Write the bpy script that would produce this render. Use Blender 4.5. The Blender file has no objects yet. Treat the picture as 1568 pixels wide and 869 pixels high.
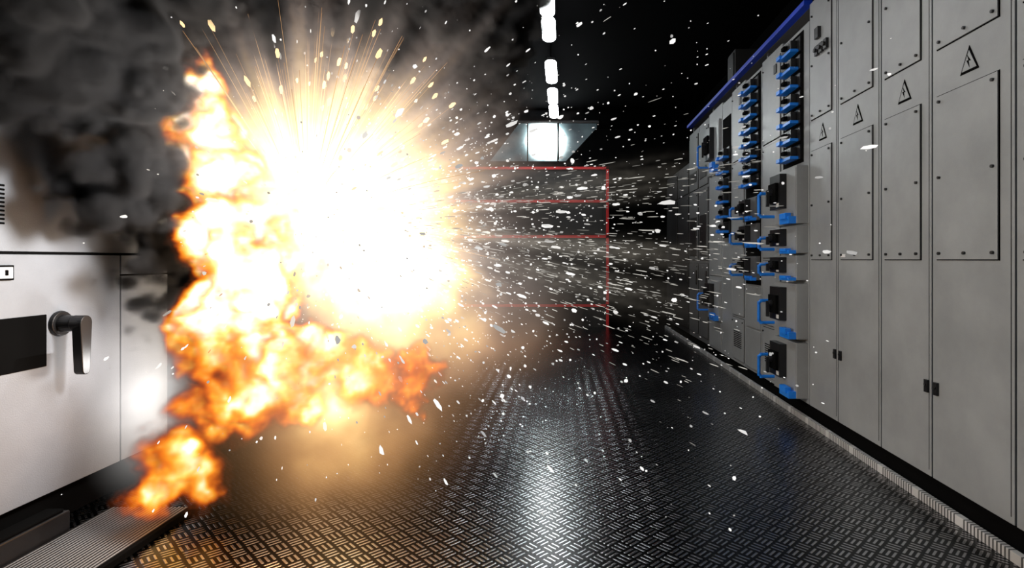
import bpy, bmesh, math, random
from mathutils import Vector, Matrix
random.seed(7)
S = bpy.context.scene
COL = S.collection
S.view_settings.view_transform = 'Standard'
S.view_settings.look = 'None'

H = 1.25          # eye height
# ---------------------------------------------------------------- node helpers
class NT:
    def __init__(s, tree): s.t = tree; s.n = tree.nodes; s.l = tree.links
    def new(s, typ, **kw):
        nd = s.n.new(typ)
        for k, v in kw.items(): setattr(nd, k, v)
        return nd
    def put(s, sock, v):
        if isinstance(v, bpy.types.NodeSocket): s.l.new(v, sock)
        else: sock.default_value = v
    def m(s, op, *a, clamp=False):
        nd = s.new('ShaderNodeMath', operation=op, use_clamp=clamp)
        for i, v in enumerate(a): s.put(nd.inputs[i], v)
        return nd.outputs[0]
    def v(s, op, *a, scale=None):
        nd = s.new('ShaderNodeVectorMath', operation=op)
        for i, x in enumerate(a): s.put(nd.inputs[i], x)
        if scale is not None: s.put(nd.inputs['Scale'], scale)
        return nd.outputs['Value'] if op in ('DISTANCE', 'LENGTH', 'DOT_PRODUCT') else nd.outputs['Vector']
    def noise(s, vec, scale, detail=3, rough=.55, out=0):
        nd = s.new('ShaderNodeTexNoise')
        if vec is not None: s.put(nd.inputs['Vector'], vec)
        nd.inputs['Scale'].default_value = scale
        nd.inputs['Detail'].default_value = detail
        nd.inputs['Roughness'].default_value = rough
        return nd.outputs[out]
    def voro(s, vec, scale, smooth=None):
        nd = s.new('ShaderNodeTexVoronoi')
        if smooth is not None:
            nd.feature = 'SMOOTH_F1'; nd.inputs['Smoothness'].default_value = smooth
        s.put(nd.inputs['Vector'], vec); nd.inputs['Scale'].default_value = scale
        return nd.outputs['Distance']
    def ramp(s, fac, stops, interp='LINEAR'):
        nd = s.new('ShaderNodeValToRGB'); cr = nd.color_ramp; cr.interpolation = interp
        while len(cr.elements) < len(stops): cr.elements.new(0.5)
        for e, (p, c) in zip(cr.elements, stops):
            e.position = p; e.color = (*c, 1)
        s.put(nd.inputs[0], fac); return nd.outputs[0]
    def sstep(s, x, a, b):
        nd = s.new('ShaderNodeMapRange', interpolation_type='SMOOTHSTEP')
        s.put(nd.inputs[0], x); nd.inputs[1].default_value = a; nd.inputs[2].default_value = b
        return nd.outputs[0]

def mat_new(name):
    m = bpy.data.materials.new(name); m.use_nodes = True
    nt = NT(m.node_tree)
    return m, nt, m.node_tree.nodes['Principled BSDF'], m.node_tree.nodes['Material Output']

def paint(name, col, rough=.45, metal=0., var=.08, bump=.0, bscale=200, nscale=3):
    m, nt, b, o = mat_new(name)
    tc = nt.new('ShaderNodeTexCoord').outputs['Object']
    n = nt.noise(tc, nscale, 5, .6)
    lo = tuple(c*(1-var) for c in col); hi = tuple(min(1, c*(1+var)) for c in col)
    nt.l.new(nt.ramp(n, [(.3, lo), (.7, hi)]), b.inputs['Base Color'])
    r = nt.m('ADD', nt.m('MULTIPLY', n, .15), rough-.07)
    nt.l.new(r, b.inputs['Roughness'])
    b.inputs['Metallic'].default_value = metal
    if bump:
        bp = nt.new('ShaderNodeBump'); bp.inputs['Strength'].default_value = bump
        bp.inputs['Distance'].default_value = .002
        nt.l.new(nt.noise(tc, bscale, 2), bp.inputs['Height'])
        nt.l.new(bp.outputs[0], b.inputs['Normal'])
    return m

def emis(name, col, st, sample=True):
    m, nt, b, o = mat_new(name)
    b.inputs['Base Color'].default_value = (.8, .8, .8, 1)
    b.inputs['Emission Color'].default_value = (*col, 1)
    b.inputs['Emission Strength'].default_value = st
    if not sample: m.cycles.emission_sampling = 'NONE'
    return m

M_cab   = paint('cabinet_grey_paint', (.295, .31, .32), .36, 0, .14, .25, 350)
M_cabL  = paint('cabinet_textured_white', (.29, .31, .34), .5, 0, .08, .6, 160)
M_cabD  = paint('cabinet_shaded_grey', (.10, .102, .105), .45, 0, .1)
M_blk   = paint('black_plastic', (.012, .012, .013), .35, 0, .2)
M_gap   = paint('dark_gasket', (.004, .004, .004), .9, 0, .2)
M_blue  = paint('blue_plastic', (.012, .22, .85), .35, 0, .15)
M_bluet = paint('blue_trim_paint', (.01, .05, .55), .4, 0, .15)
M_steel = paint('screw_steel', (.05, .05, .05), .4, .6, .2)
M_white = paint('white_label', (.8, .8, .8), .5, 0, .03)
M_wall  = paint('dark_wall_paint', (.002, .002, .0022), .9, 0, .3)
M_ceil  = paint('black_ceiling_paint', (.0015, .0015, .0018), .95, 0, .3)
for mm in (M_wall, M_ceil, M_gap): mm.node_tree.nodes['Principled BSDF'].inputs['Specular IOR Level'].default_value = .03
M_red   = paint('red_steel_paint', (.65, .012, .016), .5, 0, .2)
M_dglass= paint('dark_panel_sheet', (.008, .008, .009), .5, 0, .5)
M_tube  = emis('fluorescent_tube_glow', (.95, .98, 1), 26)

# tread plate floor
def tread():
    m, nt, b, o = mat_new('steel_tread_plate')
    tc = nt.new('ShaderNodeTexCoord').outputs['Object']
    rot = nt.new('ShaderNodeVectorRotate'); rot.inputs['Angle'].default_value = math.radians(45)
    nt.l.new(tc, rot.inputs['Vector'])
    sc = nt.v('SCALE', rot.outputs[0], scale=1/.070)
    sep = nt.new('ShaderNodeSeparateXYZ'); nt.l.new(sc, sep.inputs[0])
    u, v = sep.outputs[0], sep.outputs[1]
    fu, fv = nt.m('FRACT', u), nt.m('FRACT', v)
    par = nt.m('FLOORED_MODULO', nt.m('ADD', nt.m('FLOOR', u), nt.m('FLOOR', v)), 2.)
    def mix(a, c, f): return nt.m('ADD', nt.m('MULTIPLY', a, nt.m('SUBTRACT', 1., f)), nt.m('MULTIPLY', c, f))
    al, ac = mix(fu, fv, par), mix(fv, fu, par)
    s = nt.m('SINE', nt.m('MULTIPLY', ac, math.pi*3)); s2 = nt.m('MULTIPLY', s, s)
    bars = nt.m('MULTIPLY', nt.sstep(s2, .40, .85), nt.m('SUBTRACT', 1., nt.sstep(nt.m('ABSOLUTE', nt.m('SUBTRACT', al, .5)), .32, .42)))
    grime = nt.noise(tc, .9, 4, .5)
    colr = nt.ramp(bars, [(0, (.012, .012, .013)), (1, (.66, .66, .68))])
    mx = nt.new('ShaderNodeMix', data_type='RGBA', blend_type='MULTIPLY'); mx.inputs[0].default_value = 1
    nt.l.new(colr, mx.inputs[6]); nt.l.new(nt.ramp(grime, [(.3, (.5, .5, .5)), (.7, (1, 1, 1))]), mx.inputs[7])
    nt.l.new(mx.outputs[2], b.inputs['Base Color'])
    b.inputs['Metallic'].default_value = 1.
    nt.l.new(nt.m('ADD', .17, nt.m('MULTIPLY', grime, .14)), b.inputs['Roughness'])
    bp = nt.new('ShaderNodeBump'); bp.inputs['Strength'].default_value = .32; bp.inputs['Distance'].default_value = .003
    nt.l.new(bars, bp.inputs['Height']); nt.l.new(bp.outputs[0], b.inputs['Normal'])
    return m
M_floor = tread()

def ribbed():
    m, nt, b, o = mat_new('ribbed_aluminium')
    tc = nt.new('ShaderNodeTexCoord').outputs['Object']
    sep = nt.new('ShaderNodeSeparateXYZ'); nt.l.new(tc, sep.inputs[0])
    s = nt.m('SINE', nt.m('MULTIPLY', sep.outputs[0], 2*math.pi/.018))
    f = nt.sstep(s, -.2, .3)
    nt.l.new(nt.ramp(f, [(0, (.006, .006, .006)), (1, (.30, .30, .30))]), b.inputs['Base Color'])
    b.inputs['Roughness'].default_value = .5
    bp = nt.new('ShaderNodeBump'); bp.inputs['Distance'].default_value = .003
    nt.l.new(f, bp.inputs['Height']); nt.l.new(bp.outputs[0], b.inputs['Normal'])
    return m
M_rib = ribbed()

def perf():
    m, nt, b, o = mat_new('perforated_white_strip')
    tc = nt.new('ShaderNodeTexCoord').outputs['Object']
    sep = nt.new('ShaderNodeSeparateXYZ'); nt.l.new(tc, sep.inputs[0])
    a = nt.m('ABSOLUTE', nt.m('SUBTRACT', nt.m('FRACT', nt.m('MULTIPLY', sep.outputs[1], 45.)), .5))
    big = nt.m('ABSOLUTE', nt.m('SUBTRACT', nt.m('FRACT', nt.m('MULTIPLY', sep.outputs[1], 3.)), .5))
    f = nt.m('MULTIPLY', nt.m('LESS_THAN', a, .22), nt.m('LESS_THAN', big, .42))
    nt.l.new(nt.ramp(f, [(0, (.6, .6, .6)), (1, (.08, .08, .08))]), b.inputs['Base Color'])
    b.inputs['Roughness'].default_value = .45
    return m
M_perf = perf()

# ---------------------------------------------------------------- mesh builder
class MB:
    def __init__(s): s.v = []; s.f = []; s.mi = []; s.mats = []
    def mat(s, m):
        if m not in s.mats: s.mats.append(m)
        return s.mats.index(m)
    def box(s, x0, x1, y0, y1, z0, z1, m):
        b = len(s.v)
        s.v += [(x, y, z) for x in (x0, x1) for y in (y0, y1) for z in (z0, z1)]
        for f in ((0,1,3,2),(4,6,7,5),(0,4,5,1),(2,3,7,6),(0,2,6,4),(1,5,7,3)):
            s.f.append(tuple(b+i for i in f)); s.mi.append(s.mat(m))
    def ext(s, A, B, m):
        b = len(s.v); n = len(A); s.v += list(A)+list(B); i = s.mat(m)
        s.f.append(tuple(b+k for k in range(n))); s.f.append(tuple(b+n+k for k in reversed(range(n))))
        s.mi += [i, i]
        for k in range(n):
            k2 = (k+1) % n; s.f.append((b+k, b+n+k, b+n+k2, b+k2)); s.mi.append(i)
    def prism(s, pts, x0, x1, m):      # polygon in YZ extruded along X
        s.ext([(x0, p[0], p[1]) for p in pts], [(x1, p[0], p[1]) for p in pts], m)
    def cyl(s, p0, p1, r0, r1, m, n=10):
        p0, p1 = Vector(p0), Vector(p1); d = (p1-p0).normalized()
        a = d.orthogonal().normalized(); c = d.cross(a); b = len(s.v)
        for p, r in ((p0, r0), (p1, r1)):
            for k in range(n):
                t = 2*math.pi*k/n; s.v.append(tuple(p + r*(a*math.cos(t)+c*math.sin(t))))
        i = s.mat(m)
        for k in range(n):
            k2 = (k+1) % n; s.f.append((b+k, b+k2, b+n+k2, b+n+k)); s.mi.append(i)
        s.f.append(tuple(b+k for k in reversed(range(n)))); s.f.append(tuple(b+n+k for k in range(n))); s.mi += [i, i]
    def pipe(s, pts, r, m, n=8):
        for a, c in zip(pts, pts[1:]): s.cyl(a, c, r, r, m, n)
        for p in pts[1:-1]:
            s.cyl(Vector(p)-Vector((0, 0, r*.9)), Vector(p)+Vector((0, 0, r*.9)), r, r, m, n)
    def done(s, name, bevel=0, parent=None):
        me = bpy.data.meshes.new(name); me.from_pydata(s.v, [], s.f)
        for m in s.mats: me.materials.append(m)
        me.polygons.foreach_set('material_index', s.mi); me.update()
        bm = bmesh.new(); bm.from_mesh(me); bmesh.ops.recalc_face_normals(bm, faces=bm.faces); bm.to_mesh(me); bm.free()
        o = bpy.data.objects.new(name, me); COL.objects.link(o)
        if bevel:
            bv = o.modifiers.new('bevel', 'BEVEL'); bv.width = bevel; bv.segments = 2; bv.limit_method = 'ANGLE'
        if parent: o.parent = parent
        return o

# ---------------------------------------------------------------- room
b = MB(); b.box(-2.75, 2.7, -1.5, 13, -.1, 0, M_floor); b.done('floor')
b = MB(); b.box(-2.75, 2.7, -1.5, 13, 4.2, 4.3, M_ceil); b.done('ceiling')
b = MB(); b.box(2.6, 2.7, -1.5, 13, 0, 4.2, M_wall); b.done('wall_right')
b = MB(); b.box(-2.85, -2.75, -1.5, 13, 0, 4.2, M_wall); b.done('wall_left')
b = MB(); b.box(-2.75, 2.6, 12.9, 13, 0, 4.2, M_wall); b.done('wall_back')

# ---------------------------------------------------------------- near switchgear cabinets, right
XF = 1.90
def screw(b, y, z, r=.008, x=XF): b.cyl((x-.012, y, z), (x, y, z), r, r, M_steel, 8)
def plate(b, y0, y1, z0, z1, mid=True):
    b.box(XF-.004, XF, y0-.005, y1+.005, z0-.005, z1+.005, M_gap)
    b.box(XF-.009, XF-.002, y0, y1, z0, z1, M_cab)
    for y in (y0+.025, y1-.025):
        for z in ([z0+.03, (z0+z1)/2, z1-.03] if mid else [z0+.03, z1-.03]): screw(b, y, z, .008, XF-.008)
    screw(b, (y0+y1)/2, z0+.03, .008, XF-.008)
def near_cab(y0, y1, latch, meters=False, label=False):
    b = MB(); g = .006
    b.box(XF, 2.55, y0+g, y1-g, .13, 3.21, M_cab)
    b.box(XF+.03, 2.5, y0, y1, .0, .13, M_gap)
    plate(b, y0+.09 if latch else y0+.05, y1-.045, H, 2.07)
    plate(b, y0+.09 if latch else y0+.05, y1-.045, 2.31, 3.12)
    yc = (y0+y1)/2; w = .062; z0, z1 = 2.125, 2.25
    b.prism([(yc-w, z0), (yc+w, z0), (yc, z1)], XF-.003, XF, M_gap)
    b.prism([(yc-w*.78, z0+.012), (yc+w*.78, z0+.012), (yc, z1-.022)], XF-.0045, XF, M_cab)
    b.prism([(yc+.012, z0+.085), (yc-.014, z0+.05), (yc, z0+.052), (yc-.006, z0+.018), (yc+.016, z0+.058), (yc+.002, z0+.056)], XF-.006, XF, M_gap)
    yl = y1-.04 if latch == 1 else y0+.035
    if latch:
        b.box(XF-.014, XF, yl-.014, yl+.014, .56, .625, M_blk)
        b.cyl((XF-.02, yl, .6), (XF, yl, .6), .008, .008, M_steel)
    b.box(XF-.002, XF, y0+.022, y0+.025, .16, 3.2, M_gap)
    if label: b.box(XF-.012, XF-.008, y1-.12, y1-.06, 1.265, 1.285, M_white)
    if meters:
        for i in range(3):
            b.box(XF-.03, XF-.009, y0+.12+i*.07, y0+.17+i*.07, 2.76, 2.83, M_blk)
            b.cyl((XF-.045, y0+.145+i*.07, 2.795), (XF-.02, y0+.145+i*.07, 2.795), .016, .013, M_steel)
        b.box(XF-.035, XF-.009, y0+.24, y0+.30, 2.88, 2.96, M_blk)
    return b.done('switchgear_cabinet', .003)
YE = [.85, 1.36, 1.87, 2.388, 2.929, 3.398, 3.931, 4.39]
lat = {0: 0, 1: 0, 2: 0, 3: 1, 4: 2, 5: 1, 6: 2}
for i in range(7):
    near_cab(YE[i], YE[i+1], lat[i], i == 6, i == 5)

# ---------------------------------------------------------------- breaker columns
def small_unit(b, y0, y1, z, h=.125, x=XF):
    w = y1-y0
    b.box(x-.02, x+.05, y0, y1, z, z+h*.9, M_blk)
    b.box(x-.07, x-.02, y0+w*.18, y1-w*.2, z+h*.2, z+h*.78, M_blk)
    b.box(x-.10, x-.07, y0+w*.4, y0+w*.6, z+h*.4, z+h*.62, M_gap)
    b.box(x-.085, x-.015, y0+w*.1, y1-w*.08, z+h*.02, z+h*.2, M_blue)
    b.box(x-.1, x-.05, y1-w*.3, y1-w*.05, z+h*.05, z+h*.3, M_blue)
    for k in range(3): b.box(x-.073, x-.068, y0+w*(.24+k*.12), y0+w*(.3+k*.12), z+h*.66, z+h*.74, M_cab)
def big_unit(b, y0, y1, z0, z1, x=XF, front=M_cab, out=.09):
    w = y1-y0; h = z1-z0
    b.box(x-out, x+.05, y0, y1, z0+.01, z1-.01, front)
    b.box(x-out-.004, x-out, y0+.012, y1-.012, z0+.022, z1-.022, front)
    xo = x-out
    yb0, yb1 = y0+w*.40, y1-w*.12
    b.box(xo-.06, xo, yb0, yb1, z0+h*.3, z1-h*.1, M_blk)                 # breaker body
    b.box(xo-.085, xo-.06, yb0+.03, yb1-.03, z0+h*.42, z1-h*.25, M_gap)
    b.cyl((xo-.11, (yb0+yb1)/2, z0+h*.6), (xo-.06, (yb0+yb1)/2, z0+h*.6), .022, .03, M_blk)
    b.box(xo-.13, xo-.105, (yb0+yb1)/2-.012, (yb0+yb1)/2+.012, z0+h*.35, z0+h*.64, M_blk)
    b.box(xo-.064, xo-.059, yb0+.02, yb0+.07, z0+h*.33, z0+h*.4, M_white)
    b.box(xo-.06, xo, y0+w*.02, y0+w*.42, z0+h*.02, z0+h*.14, M_blue)       # blue latch
    b.box(xo-.075, xo-.03, y0+w*.08, y0+w*.34, z0+h*.1, z0+h*.2, M_blue)
    # blue U pull handle
    za, zb = z0+h*.20, z0+h*.62; yh = y1-w*.02
    b.pipe([(xo, yh, za), (xo-.115, yh, za), (xo-.135, yh, za+.02), (xo-.135, yh, zb-.02), (xo-.115, yh, zb), (xo, yh, zb)], .014, M_blue)
def column(y0, y1, top, build, panel=M_cab):
    b = MB()
    b.box(XF, 2.5, y0+.004, y1-.004, .13, top, panel)
    b.box(XF+.03, 2.45, y0, y1, 0, .13, M_gap)
    build(b, y0, y1)
    return b.done('circuit_breaker_cabinet', .0025)
def colA(b, y0, y1):
    b.box(XF-.006, XF, y0+.1, y1-.03, 2.02, 3.06, M_gap)
    for k in range(7): small_unit(b, y0+.13, y1-.1, 2.05+k*.143, .13)
    for z0, z1, fr in ((1.52, 1.99, M_cab), (1.29, 1.52, M_cab), (1.08, 1.29, M_cab), (.62, 1.07, M_cab), (.16, .61, M_cab)):
        big_unit(b, y0+.02, y1-.05, z0, z1, front=fr)
def colP(b, y0, y1):
    for z0, z1 in ((.16, .62), (.64, 1.24), (1.26, 2.3), (2.32, 3.05)):
        b.box(XF-.004, XF, y0+.03, y1-.03, z0, z1, M_gap); b.box(XF-.01, XF-.003, y0+.036, y1-.036, z0+.005, z1-.005, M_cab)
        screw(b, y0+.06, z1-.04, .008, XF-.009); screw(b, y1-.06, z1-.04, .008, XF-.009)
    b.box(XF-.02, XF-.01, y0+.1, y0+.16, 2.9, 2.98, M_blk)
    for k in range(9): b.box(XF-.012, XF-.009, y0+.1, y1-.1, .3+k*.02, .31+k*.02, M_gap)
def colB(b, y0, y1):
    b.box(XF-.006, XF, y0+.03, y1-.03, 1.0, 3.06, M_gap)
    for k in range(8): small_unit(b, y0+.06, y1-.06, 1.97+k*.135, .125)
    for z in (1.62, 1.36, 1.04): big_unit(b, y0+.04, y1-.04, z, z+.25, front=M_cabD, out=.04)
    for z0, z1 in ((.16, .55), (.57, .98)):
        b.box(XF-.01, XF, y0+.03, y1-.03, z0, z1, M_cab)
def colC(b, y0, y1):
    b.box(XF-.006, XF, y0+.03, y1-.03, 1.5, 2.9, M_gap)
    for k in range(6): small_unit(b, y0+.04, y1-.04, 1.55+k*.17, .15)
def colD(b, y0, y1):
    for z0, z1 in ((2.3, 2.95), (.5, 1.0)): big_unit(b, y0+.05, y1-.05, z0, z1, front=M_cab, out=.03)
    for z0, z1 in ((.16, .48), (1.05, 2.25)):
        b.box(XF-.01, XF, y0+.05, y1-.05, z0, z1, M_cab)
column(4.39, 4.93, 3.09, colA)
column(4.93, 5.43, 3.12, colP)
column(5.43, 5.93, 3.09, colB)
column(5.93, 6.40, 3.12, colP)
column(6.40, 6.78, 3.09, colC)
column(6.78, 7.40, 3.12, colD)
def far_cab(y0, y1, top, m, win=False):  # plainer switchgear cabinets at the far end of the row
    b = MB()
    b.box(XF, 2.5, y0+.006, y1-.006, .13, top, m); b.box(XF+.03, 2.45, y0, y1, 0, .13, M_gap)
    for z0, z1 in ((.2, 1.2), (1.24, 2.2), (2.24, top-.08)):
        b.box(XF-.005, XF, y0+.03, y1-.03, z0, z1, M_gap); b.box(XF-.012, XF-.003, y0+.038, y1-.038, z0+.006, z1-.006, m)
        screw(b, y0+.07, z1-.05, .01, XF-.011)
    if win: b.box(XF-.02, XF-.01, y0+.1, y1-.1, 1.3, 1.85, M_blk); b.box(XF-.02, XF-.01, y0+.1, y1-.1, 2.35, 2.5, M_blk)
    b.box(XF-.03, XF-.01, y0+.06, y0+.1, .9, 1.1, M_blk)
    b.done('far_switchgear_cabinet', .003)
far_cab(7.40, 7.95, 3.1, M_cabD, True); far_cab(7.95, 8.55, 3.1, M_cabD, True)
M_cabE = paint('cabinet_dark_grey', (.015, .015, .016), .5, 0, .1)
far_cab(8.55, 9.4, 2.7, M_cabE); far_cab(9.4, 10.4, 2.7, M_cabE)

b = MB(); b.box(1.86, 1.93, 4.4, 8.55, 3.215, 3.255, M_bluet); b.box(1.93, 2.5, 4.4, 8.55, 3.215, 3.235, M_cabD)
for y in (4.45, 5.43, 6.4, 7.4, 8.5): b.box(1.95, 1.99, y-.02, y+.02, 3.12, 3.215, M_cabD)
b.done('trim_1', .003)
b = MB(); b.box(1.855, 1.885, -1, 10.4, .0, .045, M_perf); b.box(1.885, 1.93, -1, 10.4, .0, .03, M_gap)
b.done('trim_2', .002)
b = MB(); b.box(1.92, 2.2, 6.35, 6.62, 3.257, 3.60, M_cabE); b.box(1.905, 1.92, 6.38, 6.59, 3.28, 3.57, M_cabE)
b.done('junction_box', .006)

# ---------------------------------------------------------------- left cabinet
XL = -2.40
par = bpy.data.objects.new('control_cabinet', None); COL.objects.link(par)
b = MB()
b.box(-2.74, XL, 0.6, 3.45, 1.285, 3.2, M_cabL)
b.box(-2.74, XL, 0.6, 3.08, .16, 1.272, M_cabL)
b.box(-2.74, XL, 3.09, 3.45, .16, 1.16, M_cabL)
b.box(-2.74, XL, 3.09, 3.45, 1.17, 1.272, M_cabL)
b.box(-2.74, XL-.03, .6, 3.45, .0, 3.15, M_gap)
b.box(XL-.02, XL+.003, .6, 3.45, 1.273, 1.284, M_gap)
b.box(XL, XL+.012, 2.40, 2.475, 1.16, 1.225, M_gap); b.box(XL+.01, XL+.016, 2.408, 2.467, 1.168, 1.217, M_white)
b.box(XL+.014, XL+.018, 2.43, 2.445, 1.18, 1.205, M_gap)
b.box(XL-.01, XL+.004, 1.5, 2.64, .755, .995, M_gap)  # flat dark panel standing in for the handle's cast shadow
for k in range(10): b.box(XL, XL+.006, 2.2, 2.44, 1.40+k*.018, 1.409+k*.018, M_gap)
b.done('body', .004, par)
b = MB()
yh, zh = 2.71, .945
b.cyl((XL, yh, zh), (XL+.018, yh, zh), .062, .058, M_blk, 24)
b.cyl((XL+.018, yh, zh), (XL+.075, yh, zh), .042, .036, M_blk, 24)
b.cyl((XL+.075, yh, zh), (XL+.12, yh, zh), .040, .034, M_blk, 24)
pts = []
for k in range(9):
    t = math.pi*k/8; pts.append((yh+.034*math.cos(t), zh+.005+.034*math.sin(t)))
for k in range(9):
    t = math.pi+math.pi*k/8; pts.append((yh+.022*math.cos(t), zh-.22+.022*math.sin(t)))
b.prism(pts, XL+.085, XL+.13, M_blk)
b.done('rotary_handle', .004, par)

b = MB()
b.box(-2.26, -1.85, .6, 2.85, .001, .012, M_rib)
b.box(-1.85, -1.825, .6, 2.85, .0, .03, M_gap)
b.done('ribbed_floor_mat', .002)
b = MB(); b.box(-2.37, -2.27, .8, 2.62, .0, .10, M_blk); b.box(-2.36, -2.28, .85, 2.6, .10, .115, M_gap)
b.done('cable_duct', .006)

# ---------------------------------------------------------------- ceiling lights
def lamp(y0, y1, z=3.9, x=-.17, w=.08):
    b = MB()
    b.box(x-.06, x+.06, y0+.05, y1-.05, z+.035, z+.09, M_gap)
    pts = []
    for k in range(9):
        t = math.pi*k/8; pts.append((x+w*math.cos(t), y1-w*1.5+w*1.5*math.sin(t)))
    for k in range(9):
        t = math.pi+math.pi*k/8; pts.append((x+w*math.cos(t), y0+w*1.5+w*1.5*math.sin(t)))
    b.ext([(p[0], p[1], z) for p in pts], [(p[0], p[1], z+.035) for p in pts], M_tube)
    for y in (y0+.15, y1-.15): b.cyl((x, y, z+.09), (x, y, 4.2), .008, .008, M_gap, 6)
    b.done('ceiling_light', .004)
for y0, y1 in ((.9, 1.9), (3.6, 4.8), (5.5, 6.24), (6.28, 6.95), (7.65, 8.60), (8.9, 9.75), (9.85, 10.7)):
    lamp(y0, y1)

# ---------------------------------------------------------------- far end window + red frame
m, nt, bs, o = mat_new('bright_window_glass')
tc = nt.new('ShaderNodeTexCoord').outputs['Object']
nz = nt.noise(tc, 2.2, 4)
hotc = nt.m('SUBTRACT', 1., nt.sstep(nt.v('DISTANCE', tc, (-.35, 11.2, 3.6)), .05, .7))
f = nt.m('ADD', nt.m('MULTIPLY', nz, .6), nt.m('MULTIPLY', hotc, .5))
nt.l.new(nt.ramp(f, [(.25, (.02, .035, .04)), (.45, (.10, .15, .16)), (.7, (.5, .6, .6)), (.9, (1, 1, 1))]), bs.inputs['Emission Color'])
nt.l.new(nt.m('ADD', .7, nt.m('MULTIPLY', nt.m('POWER', hotc, 2.8), 48.)), bs.inputs['Emission Strength'])
bs.inputs['Base Color'].default_value = (.05, .06, .07, 1)
M_win = m
def quad_y(b, pts, y0, y1, m):   # polygon in XZ extruded along Y
    b.ext([(p[0], y0, p[1]) for p in pts], [(p[0], y1, p[1]) for p in pts], m)
b = MB()
Y = 11.2
quad_y(b, [(-1.45, 3.17), (-.12, 3.17), (-.12, 3.93), (-.86, 3.93)], Y, Y+.03, M_win)
quad_y(b, [(-.08, 3.17), (.05, 3.17), (.66, 3.80), (.66, 3.93), (-.08, 3.93)], Y, Y+.03, M_win)
def bar(p, q, w=.02, m=M_gap):
    b.cyl((p[0], Y-.01, p[1]), (q[0], Y-.01, q[1]), w, w, m, 8)
bar((-.9, 3.95), (.7, 3.95), .03, M_cabD); bar((-.1, 3.17), (-.1, 3.95)); bar((-1.5, 3.15), (.05, 3.15), .03); bar((-1.5, 3.15), (-.88, 3.95)); bar((.05, 3.15), (.7, 3.85)); bar((-.7, 3.17), (-.7, 3.95), .012)
bar((-.9, 3.95), (-.9, 4.2), .02); bar((.7, 3.95), (.7, 4.2), .02)
b.done('window_1')
b = MB()
Yr = 10.5
for z in (2.93, 2.32, 1.67, .40): b.box(-2.3, .84, Yr-.03, Yr, z-.024, z+.024, M_red)
for x in (-2.3, .79): b.box(x, x+.05, Yr-.03, Yr+.01, .0, 2.95, M_red)
b.box(-2.27, .80, Yr+.01, Yr+.05, 0, 2.9, M_dglass)
b.box(-.55, .72, Yr-.01, Yr+.01, 1.72, 2.27, M_cabE); b.box(-.55, .72, Yr-.01, Yr+.01, 2.38, 2.86, M_cabE)
b.done('red_framed_partition')

# ---------------------------------------------------------------- EXPLOSION volumes (geometry-nodes volume grids)
def vol_obj(name, lo, hi, res, fieldfn, mat, parent=None):
    me = bpy.data.meshes.new(name)
    ob = bpy.data.objects.new(name, me); COL.objects.link(ob); me.materials.append(mat)
    g = bpy.data.node_groups.new(name+'_gn', 'GeometryNodeTree')
    g.interface.new_socket('Geometry', in_out='OUTPUT', socket_type='NodeSocketGeometry')
    nt = NT(g)
    out = nt.new('NodeGroupOutput')
    P = nt.new('GeometryNodeInputPosition').outputs[0]
    vc = nt.new('GeometryNodeVolumeCube')
    vc.inputs['Min'].default_value = lo; vc.inputs['Max'].default_value = hi
    for k, ax in enumerate('XYZ'):
        vc.inputs['Resolution '+ax].default_value = max(8, int((hi[k]-lo[k])/res))
    g.links.new(fieldfn(nt, P), vc.inputs['Density'])
    sm = nt.new('GeometryNodeSetMaterial'); sm.inputs['Material'].default_value = mat
    g.links.new(vc.outputs[0], sm.inputs['Geometry']); g.links.new(sm.outputs[0], out.inputs[0])
    md = ob.modifiers.new('volume', 'NODES'); md.node_group = g
    if parent: ob.parent = parent
    return ob
def lobes(nt, P, L, k=.08):
    acc = None
    for (x, y, z, r) in L:
        d = nt.m('SUBTRACT', r, nt.v('DISTANCE', P, (x, y, z)))
        acc = d if acc is None else nt.m('SMOOTH_MAX', acc, d, k)
    return acc
def warp(nt, P, scale, amp, detail=2):
    n = nt.noise(P, scale, detail, .5, out=1)
    return nt.v('ADD', P, nt.v('SCALE', nt.v('SUBTRACT', n, (.5, .5, .5)), scale=amp))
def vmat(name, rate):
    m = bpy.data.materials.new(name); m.use_nodes = True
    nt = NT(m.node_tree); nt.n.clear()
    out = nt.new('ShaderNodeOutputMaterial')
    den = nt.new('ShaderNodeAttribute', attribute_name='density').outputs['Fac']
    m.cycles.volume_step_rate = rate
    return m, nt, out, den

boom = bpy.data.objects.new('explosion_fireball', None); COL.objects.link(boom)
CORE = (-1.44, 3.2, 1.48)

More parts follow.
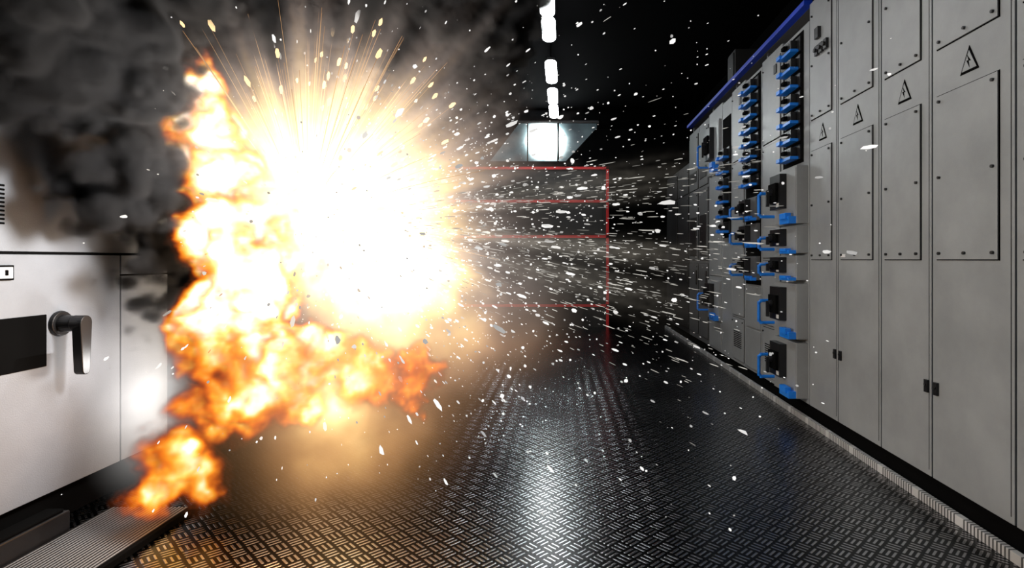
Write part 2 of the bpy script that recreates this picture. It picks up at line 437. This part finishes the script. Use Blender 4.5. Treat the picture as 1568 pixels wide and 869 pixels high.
# flames: grid value = temperature inside the flame body
FL = [(-1.97, 3.0, 2.17, .15), (-1.92, 3.0, 1.98, .20), (-1.82, 3.0, 1.68, .24), (-1.76, 3.02, 1.38, .27), (-1.64, 3.0, 1.12, .28),
      (-1.48, 3.1, 1.40, .26), (-1.80, 2.92, .86, .23), (-1.58, 2.90, .68, .27), (-1.38, 2.92, .70, .25), (-1.80, 2.9, .50, .17),
      (-1.08, 3.0, .64, .18), (-.80, 3.05, .62, .15), (-1.84, 2.72, .28, .18), (-1.95, 2.72, .13, .11), (-1.72, 2.72, .22, .11)]
def f_flame(nt, P):
    W = warp(nt, P, 2.2, .25, 3)
    d = lobes(nt, W, FL, .07)
    d = nt.m('ADD', d, nt.m('MULTIPLY', nt.m('SUBTRACT', nt.noise(P, 5.5, 6, .65), .45), .36))
    d = nt.m('SUBTRACT', d, nt.m('MULTIPLY', nt.m('SUBTRACT', nt.voro(W, 6.5, .25), .35), .12))
    cov = nt.m('MULTIPLY', d, 11., clamp=True)
    sp = nt.new('ShaderNodeSeparateXYZ'); nt.l.new(P, sp.inputs[0])
    hot = nt.sstep(sp.outputs[2], .75, 1.15)
    n1 = nt.noise(nt.v('ADD', W, (3.3, 0, 1.7)), 4.6, 6, .66)
    left = nt.sstep(sp.outputs[0], -2.12, -1.92)
    T = nt.m('ADD', nt.m('MULTIPLY', nt.m('MULTIPLY', hot, nt.m('ADD', .45, nt.m('MULTIPLY', left, .55))), 1.7), nt.m('MULTIPLY', nt.m('SUBTRACT', n1, .5), 4.2))
    T = nt.m('ADD', T, .66)
    T = nt.m('MAXIMUM', nt.m('MULTIPLY', T, .8, clamp=True), .06)
    return nt.m('MULTIPLY', cov, T)
mF, nt, out, den = vmat('flame_gas', 1.3)
colr = nt.ramp(den, [(0, (.6, .12, .02)), (.06, (.06, .014, .004)), (.16, (.45, .06, .006)), (.28, (1, .20, .012)), (.45, (1, .42, .03)), (.62, (1, .72, .2)), (.85, (1, .97, .85))])
stg = nt.m('ADD', .9, nt.m('MULTIPLY', nt.m('POWER', den, 2.), 3.2))
sig = nt.m('MULTIPLY', nt.m('MULTIPLY', den, 2.4, clamp=True), 22.)
em = nt.new('ShaderNodeEmission'); nt.l.new(colr, em.inputs[0]); nt.l.new(nt.m('MULTIPLY', sig, stg), em.inputs[1])
ab = nt.new('ShaderNodeVolumeAbsorption'); ab.inputs[0].default_value = (0, 0, 0, 1); nt.l.new(sig, ab.inputs['Density'])
ad = nt.new('ShaderNodeAddShader'); nt.l.new(em.outputs[0], ad.inputs[0]); nt.l.new(ab.outputs[0], ad.inputs[1])
nt.l.new(ad.outputs[0], out.inputs['Volume'])
vol_obj('flames', (-2.38, 2.35, .02), (-.5, 3.6, 2.5), .018, f_flame, mF, boom)

# blast burst with rays + hot haze: pure emission
def f_blast(nt, P):
    D = nt.v('SUBTRACT', P, CORE)
    r = nt.v('LENGTH', D); dr = nt.v('NORMALIZE', D)
    n = nt.noise(dr, 7, 4, .65)
    n2 = nt.noise(dr, 1.8, 2, .5)
    up = nt.v('DOT_PRODUCT', dr, (.72, 0, .69))
    R = nt.m('ADD', .26, nt.m('MULTIPLY', n2, .34))
    R = nt.m('ADD', R, nt.m('MULTIPLY', nt.m('MAXIMUM', nt.m('SUBTRACT', n, .36), 0.), nt.m('ADD', 1.8, nt.m('MULTIPLY', up, 1.7))))
    R = nt.m('ADD', R, nt.m('MULTIPLY', nt.m('MAXIMUM', up, 0.), .2))
    a = nt.m('SUBTRACT', 1., nt.m('DIVIDE', r, R), clamp=True)
    W = warp(nt, P, 1.6, .5, 3)
    h = lobes(nt, W, [(-.95, 3.1, 1.05, .98), (-1.15, 2.95, .50, .88), (-1.75, 2.9, 1.95, .6), (-.60, 3.2, .95, .80)], .4)
    hn = nt.noise(P, 2.4, 5, .62)
    hs = nt.m('POWER', nt.m('MULTIPLY', h, 1.1, clamp=True), 2.4)
    hz = nt.m('MULTIPLY', hs, nt.m('MULTIPLY', nt.m('SUBTRACT', hn, .18, clamp=True), 2.3))
    q = nt.v('LENGTH', nt.v('MULTIPLY', nt.v('SUBTRACT', P, (-2.24, 3.08, .52)), (2.4, 1.7, 1.05)))
    wl = nt.m('MULTIPLY', nt.m('POWER', nt.m('SUBTRACT', 1., nt.m('MULTIPLY', q, 1.5), clamp=True), 1.2), nt.m('ADD', .2, nt.m('MULTIPLY', hn, 1.5)))
    return nt.m('ADD', nt.m('ADD', a, hz), nt.m('MULTIPLY', wl, .6))
mB, nt, out, den = vmat('blast_glow', 2.)
tc = nt.new('ShaderNodeTexCoord').outputs['Object']
sep = nt.new('ShaderNodeSeparateXYZ'); nt.l.new(tc, sep.inputs[0])
ch = nt.ramp(nt.m('MULTIPLY', sep.outputs[2], .5), [(.15, (1, .50, .20)), (.38, (1, .62, .40)), (.55, (1, .80, .70))])
wx = nt.m('SUBTRACT', 1., nt.sstep(sep.outputs[0], -2.1, -1.85))
mw = nt.new('ShaderNodeMix', data_type='RGBA'); nt.l.new(wx, mw.inputs[0]); nt.l.new(ch, mw.inputs[6]); mw.inputs[7].default_value = (1, .97, .94, 1)
cb = nt.ramp(den, [(.1, (1, .52, .2)), (.35, (1, .62, .22)), (.6, (1, .82, .40)), (.9, (1, .96, .78))])
mx = nt.new('ShaderNodeMix', data_type='RGBA'); nt.l.new(nt.m('MULTIPLY', nt.sstep(den, .12, .5), nt.m('SUBTRACT', 1., wx)), mx.inputs[0]); nt.l.new(mw.outputs[2], mx.inputs[6]); nt.l.new(cb, mx.inputs[7])
em = nt.new('ShaderNodeEmission'); nt.l.new(mx.outputs[2], em.inputs[0])
nt.l.new(nt.m('ADD', nt.m('MULTIPLY', nt.m('POWER', den, 2.6), 16.), nt.m('MULTIPLY', den, 1.6)), em.inputs[1])
nt.l.new(em.outputs[0], out.inputs['Volume'])
vol_obj('blast_burst', (-2.38, 2.1, .02), (.1, 4.2, 2.9), .025, f_blast, mB, boom)

# dust jets shooting sideways
def f_jet(nt, P):
    D = nt.v('SUBTRACT', P, CORE)
    r = nt.v('LENGTH', D); dr = nt.v('NORMALIZE', D)
    n = nt.noise(nt.v('MULTIPLY', dr, (1, 12, 22)), 1.8, 5, .7)
    brk = nt.noise(P, 11, 4, .75)
    sp = nt.new('ShaderNodeSeparateXYZ'); nt.l.new(dr, sp.inputs[0])
    el = sp.outputs[2]
    def bandf(c, w):
        q = nt.m('DIVIDE', nt.m('SUBTRACT', el, c), w)
        return nt.m('EXPONENT', nt.m('MULTIPLY', nt.m('MULTIPLY', q, q), -1.))
    bd = nt.m('ADD', bandf(.10, .026), nt.m('ADD', bandf(-.10, .03), nt.m('MULTIPLY', bandf(-.22, .05), .7)))
    az = nt.sstep(sp.outputs[0], .86, .97)
    fall = nt.m('MULTIPLY', nt.sstep(r, .4, .8), nt.m('SUBTRACT', 1., nt.sstep(r, .9, 2.5)))
    v = nt.m('MULTIPLY', nt.m('MULTIPLY', bd, az), fall)
    v = nt.m('MULTIPLY', v, nt.m('MULTIPLY', nt.m('SUBTRACT', n, .50), 6., clamp=True))
    return nt.m('MULTIPLY', v, nt.m('MULTIPLY', nt.m('SUBTRACT', brk, .32, clamp=True), 5.))
mJ, nt, out, den = vmat('glowing_dust', 2.5)
em = nt.new('ShaderNodeEmission'); em.inputs[0].default_value = (1, .90, .75, 1)
nt.l.new(nt.m('MULTIPLY', den, 1.0), em.inputs[1]); nt.l.new(em.outputs[0], out.inputs['Volume'])
vol_obj('dust_jets', (-1.1, 2.6, .55), (1.1, 3.9, 2.0), .016, f_jet, mJ, boom)

# smoke
SM = [(-2.12, 2.2, 2.32, .50), (-2.08, 2.5, 2.08, .42), (-2.12, 2.75, 1.65, .33), (-2.14, 2.98, 1.30, .25), (-2.14, 2.98, .95, .17),
      (-1.75, 3.3, 2.80, .60), (-1.2, 3.4, 2.85, .60), (-.85, 3.55, 2.80, .58), (-.49, 3.6, 2.50, .36), (-.42, 3.6, 2.84, .38), (-.8, 3.8, 2.45, .38),
      (-1.9, 3.9, 2.2, .6), (-1.8, 4.0, 1.6, .5), (-2.1, 3.8, 1.1, .4), (-1.3, 4.1, 2.4, .5), (-2.15, 2.4, 2.75, .55), (-1.3, 3.8, 3.1, .55),
      (-2.2, 3.4, 1.9, .45), (-1.9, 2.75, 2.58, .30), (-.75, 3.6, 3.1, .4)]
def f_smoke(nt, P):
    W = warp(nt, P, 1.8, .28, 3)
    d = lobes(nt, W, SM, .08)
    d = nt.m('SUBTRACT', d, nt.m('MULTIPLY', nt.m('SUBTRACT', nt.voro(W, 4.5, .2), .44), .28))
    d = nt.m('SUBTRACT', d, nt.m('MULTIPLY', nt.m('SUBTRACT', nt.voro(W, 10, .2), .42), .18))
    d = nt.m('ADD', d, nt.m('MULTIPLY', nt.m('SUBTRACT', nt.noise(P, 8, 6, .65), .5), .22))
    d = nt.m('MULTIPLY', d, 9., clamp=True)
    return nt.m('MULTIPLY', d, d)
mS, nt, out, den = vmat('black_smoke', 2.2)
pv = nt.new('ShaderNodeVolumePrincipled'); pv.inputs['Color'].default_value = (.075, .075, .078, 1)
nt.l.new(nt.m('MULTIPLY', den, 46.), pv.inputs['Density'])
nt.l.new(pv.outputs[0], out.inputs['Volume'])
vol_obj('smoke_plume', (-2.39, 1.7, .5), (.15, 4.6, 3.6), .022, f_smoke, mS)

# ---------------------------------------------------------------- sparks and streaks (one mesh)
def spark_mat():
    m = bpy.data.materials.new('glowing_sparks'); m.use_nodes = True
    nt = NT(m.node_tree); nt.n.clear()
    out = nt.new('ShaderNodeOutputMaterial')
    c = nt.new('ShaderNodeAttribute', attribute_name='spark_colour').outputs['Color']
    em = nt.new('ShaderNodeEmission'); nt.l.new(c, em.inputs[0]); em.inputs[1].default_value = 1.
    nt.l.new(em.outputs[0], out.inputs['Surface'])
    m.cycles.emission_sampling = 'NONE'
    return m
M_spark = spark_mat()
bm = bmesh.new(); bmesh.ops.create_icosphere(bm, subdivisions=1, radius=1)
IV = [v.co.copy() for v in bm.verts]; IF = [tuple(v.index for v in f.verts) for f in bm.faces]; bm.free()
V, F, C = [], [], []
def blob(p, d, r, stretch, col):
    b0 = len(V); d = d.normalized(); a = d.orthogonal().normalized(); c = d.cross(a)
    for v in IV:
        j = random.uniform(.75, 1.25)
        V.append(tuple(p + (d*(v.x*stretch) + a*v.y + c*v.z)*r*j)); C.append(col)
    F.extend(tuple(b0+i for i in f) for f in IF)
def thread(p0, p1, r0, r1, c0, c1, seg=5, sag=0.):
    b0 = len(V); d = (p1-p0).normalized(); a = d.orthogonal().normalized(); c = d.cross(a)
    for s in range(seg+1):
        t = s/seg; p = p0.lerp(p1, t) - Vector((0, 0, sag*t*t)); r = r0+(r1-r0)*t
        col = tuple(c0[i]*(1-t)+c1[i]*t for i in range(3))
        for k in range(4):
            an = k*math.pi/2; V.append(tuple(p+r*(a*math.cos(an)+c*math.sin(an)))); C.append(col)
    for s in range(seg):
        for k in range(4):
            k2 = (k+1) % 4; F.append((b0+s*4+k, b0+s*4+k2, b0+s*4+4+k2, b0+s*4+4+k))
core = Vector(CORE)
def inside(p): return -2.0 < p.x < 1.4 and 2.2 < p.y < 7 and .03 < p.z < 3.5
n = 0
while n < 3400:
    d = Vector((random.gauss(.75, .65), random.gauss(.05, .5), random.gauss(-.10, .5))).normalized()
    r = .45 + abs(random.gauss(0, 1.05))
    if random.random() < .25: r = random.uniform(.6, 3.2)
    p = core + d*r
    if not inside(p): continue
    n += 1
    s = min(.0030*math.exp(random.gauss(0, .6)), .011)
    k = max(0, 1-r/1.2)
    g = random.choice((1.1, 1.1, .8, .45))
    blob(p, d, s, random.choice((1, 1.4, 2.2, 3.6)), (g, g*(.98-.2*k), g*(.95-.45*k)))
for i in range(150):
    az = random.gauss(1.0, .55)
    d = Vector((math.cos(az), random.gauss(0, .35), math.sin(az)+.15)).normalized()
    if i % 3 == 0: d = Vector((random.gauss(.0, .3), random.gauss(0, .3), 1)).normalized()
    L = random.uniform(.65, 1.2)
    r0 = random.uniform(.0015, .004)
    p1 = core+d*L
    thread(core+d*.4, p1, r0, r0*.3, (1.2, .8, .4), (.4, .2, .08), 5, random.uniform(0, .05))
    if random.random() < .35: blob(p1, d, random.uniform(.006, .013), 2.4, (1.6, 1.1, .55))
bands = [(.10, .02), (-.10, .03), (-.22, .05), (.02, .12), (-.3, .12)]
for i in range(1200):
    e, sd = random.choice(bands); el = random.gauss(e, sd)
    d = Vector((1, random.gauss(.05, .25), el)).normalized()
    s0 = random.uniform(.6, 2.5)
    a = core+d*s0
    if a.x > 1.2: continue
    g = random.uniform(.12, .7)
    blob(a, d, random.uniform(.0010, .0026), random.uniform(3, 18), (g, g*.96, g*.87))
me = bpy.data.meshes.new('spark_shower'); me.from_pydata(V, [], F)
ca = me.color_attributes.new('spark_colour', 'FLOAT_COLOR', 'POINT')
flat = []
for c in C: flat += [c[0], c[1], c[2], 1]
ca.data.foreach_set('color', flat); me.materials.append(M_spark)
ob = bpy.data.objects.new('spark_shower', me); COL.objects.link(ob)

# ---------------------------------------------------------------- lights of the blast
def pt(name, loc, e, col, r):
    l = bpy.data.lights.new(name, 'POINT'); l.energy = e; l.color = col; l.shadow_soft_size = r
    o = bpy.data.objects.new(name, l); o.location = loc; COL.objects.link(o); o.parent = boom; return o
pt('blast_light', (-1.15, 2.7, 1.55), 130, (1, .97, .95), .12)
pt('flame_light_low', (-1.3, 2.6, .55), 10, (1, .5, .18), .08)
pt('flash_light', (-2.02, 2.98, .70), 6, (1, .98, .96), .05)

w = bpy.data.worlds.new('World'); S.world = w; w.use_nodes = True
w.node_tree.nodes['Background'].inputs[0].default_value = (.01, .01, .012, 1)
w.node_tree.nodes['Background'].inputs[1].default_value = .3

cd = bpy.data.cameras.new('camera'); cam = bpy.data.objects.new('camera', cd); COL.objects.link(cam)
cam.location = (0, 0, H); cam.rotation_euler = (math.radians(90), 0, 0)
cd.lens = 20; cd.sensor_width = 36; cd.shift_x = -.050; cd.shift_y = -.024
cd.clip_start = .05
S.camera = cam
